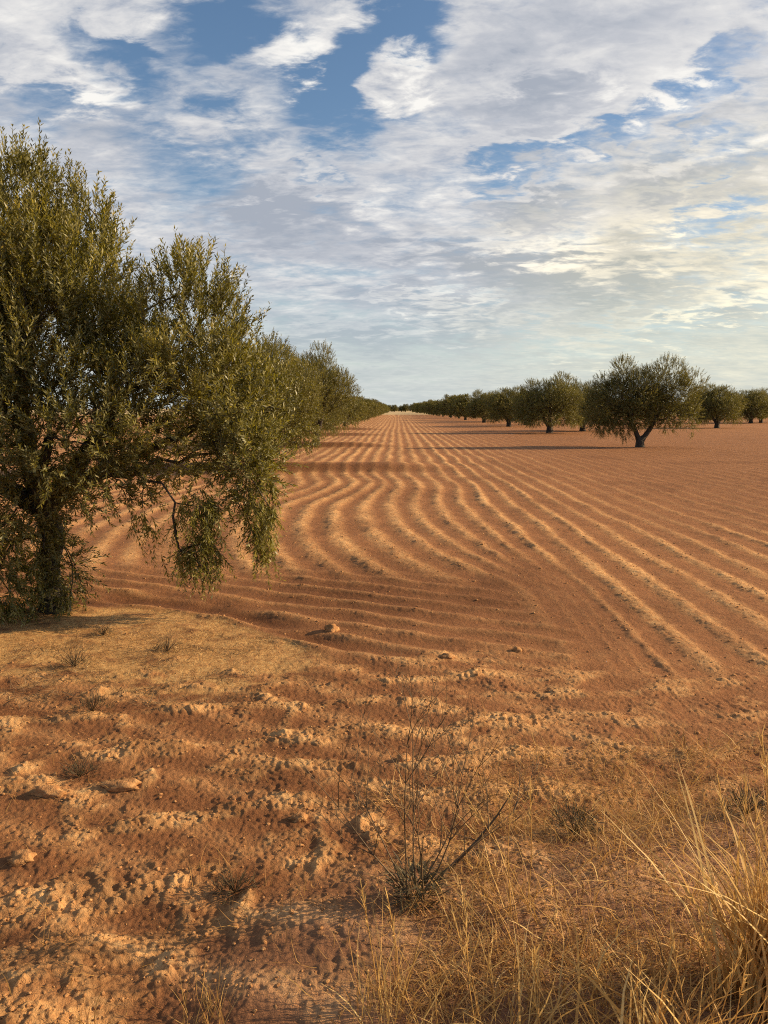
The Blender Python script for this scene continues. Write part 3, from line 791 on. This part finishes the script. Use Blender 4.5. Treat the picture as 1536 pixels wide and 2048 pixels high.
# flattened straw litter around the near tree
sc = gpt(360, 1285)
pts = np.column_stack([sc[0] + q.normal(size=9000) * 0.70, sc[1] + q.normal(size=9000) * 0.30])
pts[:, 1] -= 0.10 * (pts[:, 0] - sc[0])
pts = pts[terrain(pts[:, 0], pts[:, 1], True)[2] > 0.35]
pts = pts[fbm(pts[:, 0] * 2.2, pts[:, 1] * 3.2, 2, 91) > q.uniform(-0.55, 0.35, len(pts))]
field_grass('straw_litter', 'pale patch of flattened dry straw in front of the near olive tree', pts, 0.02, 0.085, 0.0030, 2.2, M_LITTER, 0.5, 4, 'straw litter')
pts = np.array([gpt(q.uniform(-120, 520), q.uniform(1290, 1420)) for _ in range(3600)])
field_grass('withered_weeds', 'low brown withered weeds between the straw patch and the ploughed soil', pts[fbm(pts[:, 0] * 2.6, pts[:, 1] * 3.5, 2, 95) > 0.0], 0.02, 0.11, 0.0034, 1.2, M_WEED, 0.42, 5, 'weeds')

def grass_clump(px, py, n, hmin, hmax, w, spread, label, seed, lean=0.25, leanv=(0, 0), tint=0.6, heads=0):
    q = np.random.default_rng(seed)
    p = gpt(px, py, 0.1)
    z = float(terrain(p[:1], p[1:])[0])
    o = empty('grass_clump', (p[0], p[1], z))
    tag(o, label, 'grass clump', 'tall dry grass clumps on the verge')
    n = int(n * 1.7)
    P0 = np.column_stack([q.normal(size=(n, 2)) * spread * 1.15, np.full(n, -0.01)])
    D = norm(np.column_stack([q.normal(size=(n, 2)) * lean + np.array(leanv), np.ones(n)]))
    L = q.uniform(hmin, hmax, n)
    bend = np.column_stack([q.normal(size=(n, 2)) * 0.32, -q.uniform(0.0, 0.30, n)])
    V, F, k = blades(P0, D, L, w * q.uniform(0.5, 1.3, n), bend, q)
    t = np.clip(q.normal(tint + 0.08, 0.24, n), 0, 1).repeat(k)
    link('blades', mk_mesh('blades', V, F, M_STRAW, dict(tint=t)), o)
    if heads:
        # stalks, each with its narrow seed head
        for i in range(heads):
            a = np.append(q.normal(size=2) * spread * 0.7, 0.0)
            d = norm(np.append(q.normal(size=2) * lean * 0.6 + np.array(leanv), 1.0))
            L = q.uniform(hmax * 0.85, hmax * 1.3)
            b = a + d * L * 0.5; c = b + norm(d + np.array([q.normal() * 0.08, q.normal() * 0.08, 0])) * L * 0.5
            tv, tf = tubes([(a, b, 0.0016, 0.0013), (b, c, 0.0013, 0.0008)], lambda r: 4)
            st = link('stalk', mk_mesh('stalk', tv, tf, M_STRAW, dict(tint=np.full(len(tv), 0.7))), o)
            e = norm(c - b); nb = 18
            Pb = c[None] - e[None] * np.linspace(0, 0.12, nb)[:, None]
            V, F, k = blades(Pb, norm(e[None] + q.normal(size=(nb, 3)) * 0.3), q.uniform(0.02, 0.045, nb), np.full(nb, 0.0035), np.zeros((nb, 3)), q)
            link('seed_head', mk_mesh('seed_head', V, F, M_STRAW, dict(tint=np.full(len(V), 0.85))), st)
    return o
grass_clump(1545, 2010, 210, 0.22, 0.64, 0.0085, 0.050, 'tallest golden grass clump, cut by the right edge of the picture', 1, 0.10, (-0.01, 0), 0.72, 8)
grass_clump(1400, 2140, 60, 0.15, 0.36, 0.0055, 0.07, 'broad-bladed dry grass clump in the lower right, left of the tallest clump', 2, 0.5, (-0.05, 0), 0.62, 2)
grass_clump(1310, 2180, 40, 0.18, 0.40, 0.0095, 0.06, 'clump with one thick upright straw blade near the bottom edge at right', 3, 0.35, (0, 0), 0.62, 1)
grass_clump(1080, 2060, 60, 0.12, 0.30, 0.0045, 0.07, 'forked yellow grass clump at the bottom centre-right, brightest in the middle', 4, 0.5, (0, 0), 0.68, 1)
grass_clump(900, 2090, 70, 0.12, 0.34, 0.0036, 0.09, 'thin-bladed grass clump at the bottom, right of the bare pinkish soil', 5, 0.45, (-0.1, 0), 0.55, 2)
grass_clump(770, 2040, 40, 0.12, 0.34, 0.003, 0.04, 'slim upright grass clump at the edge of the bare pinkish soil', 6, 0.22, (0.02, 0), 0.55, 2)
grass_clump(1210, 2030, 50, 0.10, 0.26, 0.004, 0.08, 'short tangled grass clump between the forked yellow one and the thick blade', 7, 0.6, (0, 0), 0.5, 1)
grass_clump(1040, 1850, 30, 0.12, 0.36, 0.0028, 0.05, 'sparse clump with long pale leaning stalks right of the branching weed', 8, 0.4, (-0.25, 0.05), 0.66, 3)
grass_clump(420, 2040, 36, 0.05, 0.16, 0.0026, 0.035, 'small tuft of dry grass at the bottom, left of the dark crest', 9, 0.3, (0, 0), 0.45)
grass_clump(170, 2050, 22, 0.05, 0.16, 0.0026, 0.03, 'small dark tuft beside the sandy lump in the lower left corner', 10, 0.35, (0.05, 0), 0.2)
grass_clump(1420, 1830, 60, 0.08, 0.24, 0.003, 0.08, 'low grass clump behind the tallest clump at the right edge', 11, 0.4, (0, 0), 0.55, 2)

# dead branching weed in front, with grey-green leaves low down
def dry_weed():
    q = np.random.default_rng(8)
    p = gpt(830, 1815, 0.08)
    z = float(terrain(p[:1], p[1:])[0])
    o = empty('dry_weed', (p[0], p[1], z))
    tag(o, 'dead weed with thin branching stems and a dark leafy base, front centre', 'weed')
    segs = []
    def branch(a, d, L, r, depth):
        n = 4
        pts = [a]
        for i in range(n):
            d = norm(d + q.normal(size=3) * 0.10 + np.array([0, 0, 0.05]))
            pts.append(pts[-1] + d * L / n)
            segs.append((pts[-2], pts[-1], r * (1 - 0.16 * i), r * (1 - 0.16 * (i + 1))))
            if depth > 0 and i >= 1:
                for _ in range(q.integers(1, 3)):
                    a2 = q.uniform(0, 6.283)
                    s = np.array([math.cos(a2), math.sin(a2) * 0.7, q.uniform(0.2, 0.8)])
                    branch(pts[-1], norm(d * 0.9 + s * 0.75), L * q.uniform(0.35, 0.6), r * 0.55, depth - 1)
    for ang, tilt, L in ((0.3, 0.12, 0.56), (1.6, 0.2, 0.52), (2.6, 0.45, 0.42), (3.3, 0.65, 0.40), (0.0, 0.55, 0.46), (5.6, 0.5, 0.36), (4.4, 0.3, 0.40), (0.2, 0.75, 0.42)):
        d = np.array([math.sin(tilt) * math.cos(ang), math.sin(tilt) * math.sin(ang), math.cos(tilt)])
        branch(np.array([q.normal() * 0.015, q.normal() * 0.015, 0.0]), d, L, 0.0033, 2)
    tv, tf = tubes(segs, lambda r: 4)
    link('stems', mk_mesh('stems', tv, tf, M_WEED, dict(tint=np.clip(0.36 + 0.6 * pnoise(tv[:, 0] * 7, tv[:, 2] * 7), 0, 1))), o)
    n = 420
    a = q.uniform(0, 6.283, n); rr = 0.085 * q.random(n) ** 0.6
    P0 = np.column_stack([np.cos(a) * rr, np.sin(a) * rr * 0.8, q.uniform(0.0, 0.09, n)])
    D = norm(np.column_stack([np.cos(a) * 0.8, np.sin(a) * 0.8, q.uniform(0.2, 1.3, n)]) + q.normal(size=(n, 3)) * 0.3)
    V, F, k = blades(P0, D, q.uniform(0.025, 0.065, n), q.uniform(0.003, 0.007, n), np.column_stack([np.zeros((n, 2)), -q.uniform(0, 0.5, n)]), q)
    link('leaves', mk_mesh('leaves', V, F, M_GREYGREEN, dict(tint=np.clip(q.normal(0.42, 0.3, n), 0, 1).repeat(k))), o)
    # the thick dark stick leaning right
    o2 = empty('dead_stalk', (*gpt(955, 1735, 0.08), 0.1))
    tag(o2, 'thick dark dead stalk leaning to the right behind the branching weed', 'stalk')
    s = []
    pts = [np.array([-0.10, 0, 0.0]), np.array([0.0, 0.02, 0.10]), np.array([0.07, 0.03, 0.19]), np.array([0.12, 0.04, 0.27])]
    for i in range(3): s.append((pts[i], pts[i + 1], 0.0065 - 0.0016 * i, 0.0049 - 0.0016 * i))
    s.append((pts[1], pts[1] + np.array([-0.10, 0, 0.03]), 0.002, 0.001)); s.append((pts[3], pts[3] + np.array([0.005, 0, 0.10]), 0.0012, 0.0006)); s.append((pts[2], pts[2] + np.array([0.09, 0.0, 0.06]), 0.0012, 0.0005))
    tv, tf = tubes(s, lambda r: 6)
    m = mk_mesh('stem', tv, tf, M_WEED, dict(tint=np.full(len(tv), 0.15)))
    link('stem', m, o2)
    o2.location.z = float(terrain(np.array([o2.location.x]), np.array([o2.location.y]))[0])
dry_weed()

def low_bush(px, py, rad, h, n, label, seed):
    q = np.random.default_rng(seed)
    p = gpt(px, py)
    z = float(terrain(p[:1], p[1:])[0])
    o = empty('low_bush', (p[0], p[1], z))
    tag(o, label, 'bush', 'low dark weeds in the foreground')
    segs = []
    for _ in range(26):
        a = q.uniform(0, 6.283); t = q.uniform(0.2, 1.2)
        d = np.array([math.cos(a) * math.sin(t), math.sin(a) * math.sin(t), math.cos(t)])
        m = d * rad * 0.6 + np.array([0, 0, 0.01]); e = m + norm(d + q.normal(size=3) * 0.4) * rad * 0.6
        segs += [(np.zeros(3), m, 0.0018, 0.0013), (m, e, 0.0013, 0.0006)]
    tv, tf = tubes(segs, lambda r: 3)
    link('stems', mk_mesh('stems', tv, tf, M_WEED, dict(tint=np.full(len(tv), 0.1))), o)
    d = norm(q.normal(size=(n, 3))); d[:, 2] = np.abs(d[:, 2])
    P0 = d * np.array([rad, rad * 0.8, h]) * q.uniform(0.3, 1, n)[:, None] ** 0.6
    V, F, k = blades(P0, norm(d + q.normal(size=(n, 3)) * 0.5), q.uniform(0.015, 0.04, n), q.uniform(0.002, 0.0045, n), np.zeros((n, 3)), q)
    link('leaves', mk_mesh('leaves', V, F, M_GREYGREEN, dict(tint=np.clip(q.normal(0.25, 0.2, n), 0, 1).repeat(k))), o)
low_bush(1150, 1690, 0.11, 0.11, 520, 'small dark bush amid dry grass, right of the leaning dead stalk', 1)
low_bush(1490, 1670, 0.12, 0.09, 380, 'low dark weed at the right edge behind the tallest grass clump', 2)
low_bush(160, 1555, 0.10, 0.05, 220, 'flat dark weed between the soil ridges at the left edge', 3)
low_bush(185, 1430, 0.14, 0.07, 260, 'dark withered weed at the left, just below the straw patch', 4)
low_bush(205, 1272, 0.10, 0.05, 160, 'small dark tuft in the upper left part of the straw patch', 6)
low_bush(335, 1300, 0.13, 0.05, 190, 'wider dark tuft in the middle of the straw patch', 7)
low_bush(150, 1335, 0.16, 0.06, 240, 'brown withered tuft at the lower left rim of the straw patch', 8)
low_bush(470, 1790, 0.10, 0.04, 160, 'sparse dark weed lying in a hollow of the left-centre foreground', 5)

# ------------------------------------------------------------------ sun and sky
SUN_EL, SUN_AHEAD = R(22), R(9)
S = Vector((math.cos(SUN_EL) * math.cos(SUN_AHEAD), math.cos(SUN_EL) * math.sin(SUN_AHEAD), math.sin(SUN_EL)))
sl = bpy.data.lights.new('sun', 'SUN')
sl.energy = 5.0
sl.angle = R(0.53)
sl.color = (1.0, 0.76, 0.45)
so = bpy.data.objects.new('sun', sl)
so.rotation_euler = S.to_track_quat('Z', 'Y').to_euler()
so.location = (20, 10, 20)
col.objects.link(so)

w = bpy.data.worlds.new('World')
scene.world = w
w.use_nodes = True
nt = w.node_tree
nt.nodes.clear()
wout = nt.nodes.new('ShaderNodeOutputWorld')
bg = nt.nodes.new('ShaderNodeBackground')
nt.links.new(bg.outputs[0], wout.inputs[0])
sky = nt.nodes.new('ShaderNodeTexSky')
sky.sky_type = 'NISHITA'
sky.sun_disc = False
sky.sun_elevation = SUN_EL
sky.sun_rotation = math.pi / 2 - SUN_AHEAD
sky.air_density = 1.0
sky.dust_density = 1.0
sky.ozone_density = 1.5
STR = 0.10
bg.inputs['Strength'].default_value = STR
tc = nt.nodes.new('ShaderNodeTexCoord')
dirv = tc.outputs['Generated']
sep = nt.nodes.new('ShaderNodeSeparateXYZ'); nt.links.new(dirv, sep.inputs[0])
dx, dy, dz = sep.outputs
# azimuth (0 straight along the rows, + right) and elevation, in degrees
az = math_n(nt, 'MULTIPLY', math_n(nt, 'ARCTAN2', dx, dy), 57.2958)
el = math_n(nt, 'MULTIPLY', math_n(nt, 'ARCSINE', dz), 57.2958)
# cloud sheet seen in perspective: x/(z+k), y/(z+k)
zk = math_n(nt, 'ADD', math_n(nt, 'MAXIMUM', dz, 0.0), 0.20)
cx = math_n(nt, 'DIVIDE', dx, zk); cy = math_n(nt, 'DIVIDE', dy, zk)
comb = nt.nodes.new('ShaderNodeCombineXYZ'); nt.links.new(cx, comb.inputs[0]); nt.links.new(cy, comb.inputs[1])
def sheet(scale, detail, rough, dist, rot=0.0, sx=1.0, sy=1.0, off=(0, 0, 0)):
    mp = nt.nodes.new('ShaderNodeMapping')
    mp.inputs['Rotation'].default_value = (0, 0, rot); mp.inputs['Scale'].default_value = (sx, sy, 1); mp.inputs['Location'].default_value = off
    nt.links.new(comb.outputs[0], mp.inputs['Vector'])
    return noise(nt, mp.outputs[0], scale, detail, rough, dist)
n_big = sheet(1.1, 6, 0.55, 0.3, R(35), 1.0, 1.6)
n_mid = sheet(3.4, 9, 0.58, 0.25, R(35), 0.95, 1.35, (3, 1, 0))
n_xf = sheet(21.0, 5, 0.6, 0.4, R(25), 0.8, 1.5, (2, 9, 0))
n_fine = sheet(9.0, 6, 0.60, 0.3, R(30), 0.85, 1.3, (7, 2, 0))
# ragged angular coordinates for the big gaps and masses
jx = math_n(nt, 'ADD', az, math_n(nt, 'MULTIPLY', math_n(nt, 'SUBTRACT', n_mid, 0.5), 14.0))
jy = math_n(nt, 'ADD', el, math_n(nt, 'ADD', math_n(nt, 'MULTIPLY', math_n(nt, 'SUBTRACT', n_fine, 0.5), 10.0), math_n(nt, 'MULTIPLY', math_n(nt, 'SUBTRACT', n_big, 0.5), 5.0)))
ae = nt.nodes.new('ShaderNodeCombineXYZ'); nt.links.new(jx, ae.inputs[0]); nt.links.new(jy, ae.inputs[1])
def blob(px, py, rx, ry, rot=0.0, amp=1.0):
    """soft ellipse in the sky round the direction measured in the photograph; radii in degrees, amp its weight"""
    d = ray(px, py)
    a = math.degrees(math.atan2(d[0], d[1])); e = math.degrees(math.asin(d[2]))
    mp = nt.nodes.new('ShaderNodeMapping'); mp.vector_type = 'TEXTURE'
    mp.inputs['Location'].default_value = (a, e, 0); mp.inputs['Rotation'].default_value = (0, 0, R(rot)); mp.inputs['Scale'].default_value = (rx, ry, 1)
    nt.links.new(ae.outputs[0], mp.inputs['Vector'])
    ln = nt.nodes.new('ShaderNodeVectorMath'); ln.operation = 'LENGTH'; nt.links.new(mp.outputs[0], ln.inputs[0])
    mr = nt.nodes.new('ShaderNodeMapRange'); mr.interpolation_type = 'SMOOTHSTEP'
    mr.inputs['From Min'].default_value = 1.5; mr.inputs['From Max'].default_value = 0.25
    mr.inputs['To Min'].default_value = 0.0; mr.inputs['To Max'].default_value = amp
    nt.links.new(ln.outputs['Value'], mr.inputs['Value'])
    return mr.outputs[0]
def total(L):
    s = L[0]
    for x in L[1:]: s = math_n(nt, 'ADD', s, x)
    return s
gaps = total([blob(460, 50, 5.2, 3.0, 15, 1.0), blob(810, 45, 4.2, 2.4, 0, 1.1), blob(660, 215, 4.0, 2.7, -10, 1.05), blob(700, 120, 1.6, 2.6, 0, .8),
              blob(240, 135, 3.8, 1.5, -20, .8), blob(390, 335, 4.6, 3.0, -20, .6), blob(1040, 315, 3.4, 1.2, 15, .85), blob(1230, 275, 3.0, 0.8, 12, .6),
              blob(1290, 205, 2.4, 0.8, 25, .6), blob(1450, 110, 4.0, 1.0, 32, .65), blob(1430, 430, 3.6, 1.2, 8, .6), blob(650, 355, 1.8, 0.6, -8, .5),
              blob(960, 370, 2.4, 0.8, 5, .4), blob(60, 190, 3.5, 1.4, -5, .45), blob(1400, 235, 2.2, .7, 25, .5), blob(1150, 700, 9, 1.2, 6, .35)])
adds = total([blob(610, 110, 2.6, 1.8, 20, .55), blob(820, 150, 2.4, 2.0, 0, .5), blob(90, 100, 5, 1.6, -20, .3), blob(1150, 130, 7, 4, 25, .35), blob(560, 440, 6, 2.5, 0, .3), blob(1050, 570, 9, 2.5, 0, .3)])
front = nt.nodes.new('ShaderNodeMapRange'); front.interpolation_type = 'SMOOTHSTEP'
front.inputs['From Min'].default_value = -0.1; front.inputs['From Max'].default_value = 0.55
front.inputs['To Min'].default_value = 0.25; front.inputs['To Max'].default_value = 1.0
nt.links.new(dy, front.inputs['Value'])  # cloud and haze thinned in the unseen sky behind, to deepen ground shade
dens = math_n(nt, 'ADD', math_n(nt, 'MULTIPLY', math_n(nt, 'SUBTRACT', n_big, 0.5), 1.1), math_n(nt, 'MULTIPLY', math_n(nt, 'SUBTRACT', n_mid, 0.5), 1.5))
dens = math_n(nt, 'ADD', dens, math_n(nt, 'MULTIPLY', math_n(nt, 'SUBTRACT', n_fine, 0.5), 1.1))
dens = math_n(nt, 'ADD', dens, math_n(nt, 'MULTIPLY', math_n(nt, 'SUBTRACT', n_xf, 0.5), 0.9))
dens = math_n(nt, 'ADD', dens, 0.52)
dens = math_n(nt, 'SUBTRACT', math_n(nt, 'ADD', dens, adds), gaps)
cov = nt.nodes.new('ShaderNodeMapRange'); cov.interpolation_type = 'SMOOTHSTEP'
cov.inputs['From Min'].default_value = -0.42; cov.inputs['From Max'].default_value = 0.72
nt.links.new(dens, cov.inputs['Value'])
cover = math_n(nt, 'MULTIPLY', cov.outputs[0], front.outputs[0])
# grey undersides and bright fringes
greys = total([blob(560, 450, 6.5, 1.8, -4, .55), blob(1000, 560, 8, 1.9, -5, .5), blob(700, 610, 3.5, 1.2, 0, .2), blob(800, 690, 8, 1.4, 3, .5), blob(1080, 195, 4, 1.0, 12, .4), blob(1060, 410, 3.4, .8, 5, .35), blob(1400, 660, 6, .9, 8, .35), blob(1300, 590, 6, 1.4, 4, .35), blob(1380, 340, 4, .8, 0, .3), blob(180, 260, 6, 2.2, -10, .25)])
brights = total([blob(600, 110, 2.6, 1.6, 20, .4), blob(830, 130, 2.6, 1.6, 0, .4), blob(1120, 500, 6.0, .9, -6, .35), blob(860, 600, 4.5, .7, -8, .35), blob(1420, 600, 5, 1.2, 18, .5), blob(1350, 130, 5, 2, 28, .25), blob(130, 90, 5, 1.6, -25, .25), blob(1200, 690, 5, .7, 6, .3), blob(1300, 430, 5, 1.2, 5, .25)])
shade = math_n(nt, 'ADD', math_n(nt, 'MULTIPLY', math_n(nt, 'SUBTRACT', n_mid, 0.5), -1.3), math_n(nt, 'MULTIPLY', math_n(nt, 'SUBTRACT', n_fine, 0.5), 1.3))
shade = math_n(nt, 'ADD', shade, math_n(nt, 'MULTIPLY', math_n(nt, 'SUBTRACT', n_xf, 0.5), 0.55))
shade = math_n(nt, 'ADD', shade, 0.54)
shade = math_n(nt, 'SUBTRACT', math_n(nt, 'ADD', shade, brights), greys, True)
k = 0.755 / STR
cc = ramp(nt, shade, [(0.0, (0.35, 0.385, 0.45)), (0.4, (0.49, 0.507, 0.55)), (0.75, (0.675, 0.67, 0.67)), (1.0, (0.86, 0.84, 0.80))])
# warmer cloud towards the lower right
warm = blob(1520, 610, 18, 10, 0, 1.0)
cc = mixc(nt, warm, cc, (1.34, 1.21, 0.90), 'MULTIPLY')
sc_ = nt.nodes.new('ShaderNodeVectorMath'); sc_.operation = 'SCALE'; sc_.inputs['Scale'].default_value = k
nt.links.new(cc, sc_.inputs[0])
hz = nt.nodes.new('ShaderNodeMapRange'); hz.interpolation_type = 'SMOOTHSTEP'
hz.inputs['From Min'].default_value = 12.0; hz.inputs['From Max'].default_value = 0.0
hz.inputs['To Min'].default_value = 0.0; hz.inputs['To Max'].default_value = 0.85
nt.links.new(el, hz.inputs['Value'])
hazec = nt.nodes.new('ShaderNodeRGB'); hazec.outputs[0].default_value = (0.56 * k, 0.63 * k, 0.62 * k, 1)
hs = nt.nodes.new('ShaderNodeHueSaturation'); hs.inputs['Saturation'].default_value = 1.12; hs.inputs['Value'].default_value = 0.88
nt.links.new(sky.outputs[0], hs.inputs['Color'])
skyc = hs.outputs[0]
c = mixc(nt, math_n(nt, 'MULTIPLY', hz.outputs[0], front.outputs[0]), skyc, hazec.outputs[0])
low = math_n(nt, 'SUBTRACT', 1.0, math_n(nt, 'MULTIPLY', hz.outputs[0], 0.75))
c = mixc(nt, math_n(nt, 'MULTIPLY', cover, low), c, sc_.outputs[0])
nt.links.new(c, bg.inputs['Color'])

# ------------------------------------------------------------------ output
vs = scene.view_settings
scene.display_settings.display_device = 'sRGB'
vs.view_transform = 'Standard'
vs.look = 'None'
vs.exposure = 0.58
vs.gamma = 1.0
scene.cycles.filter_width = 1.1
scene.cycles.max_bounces = 6
scene.cycles.diffuse_bounces = 3
scene.cycles.transmission_bounces = 4
scene.cycles.use_denoising = False
print('trees', n_trees[0])
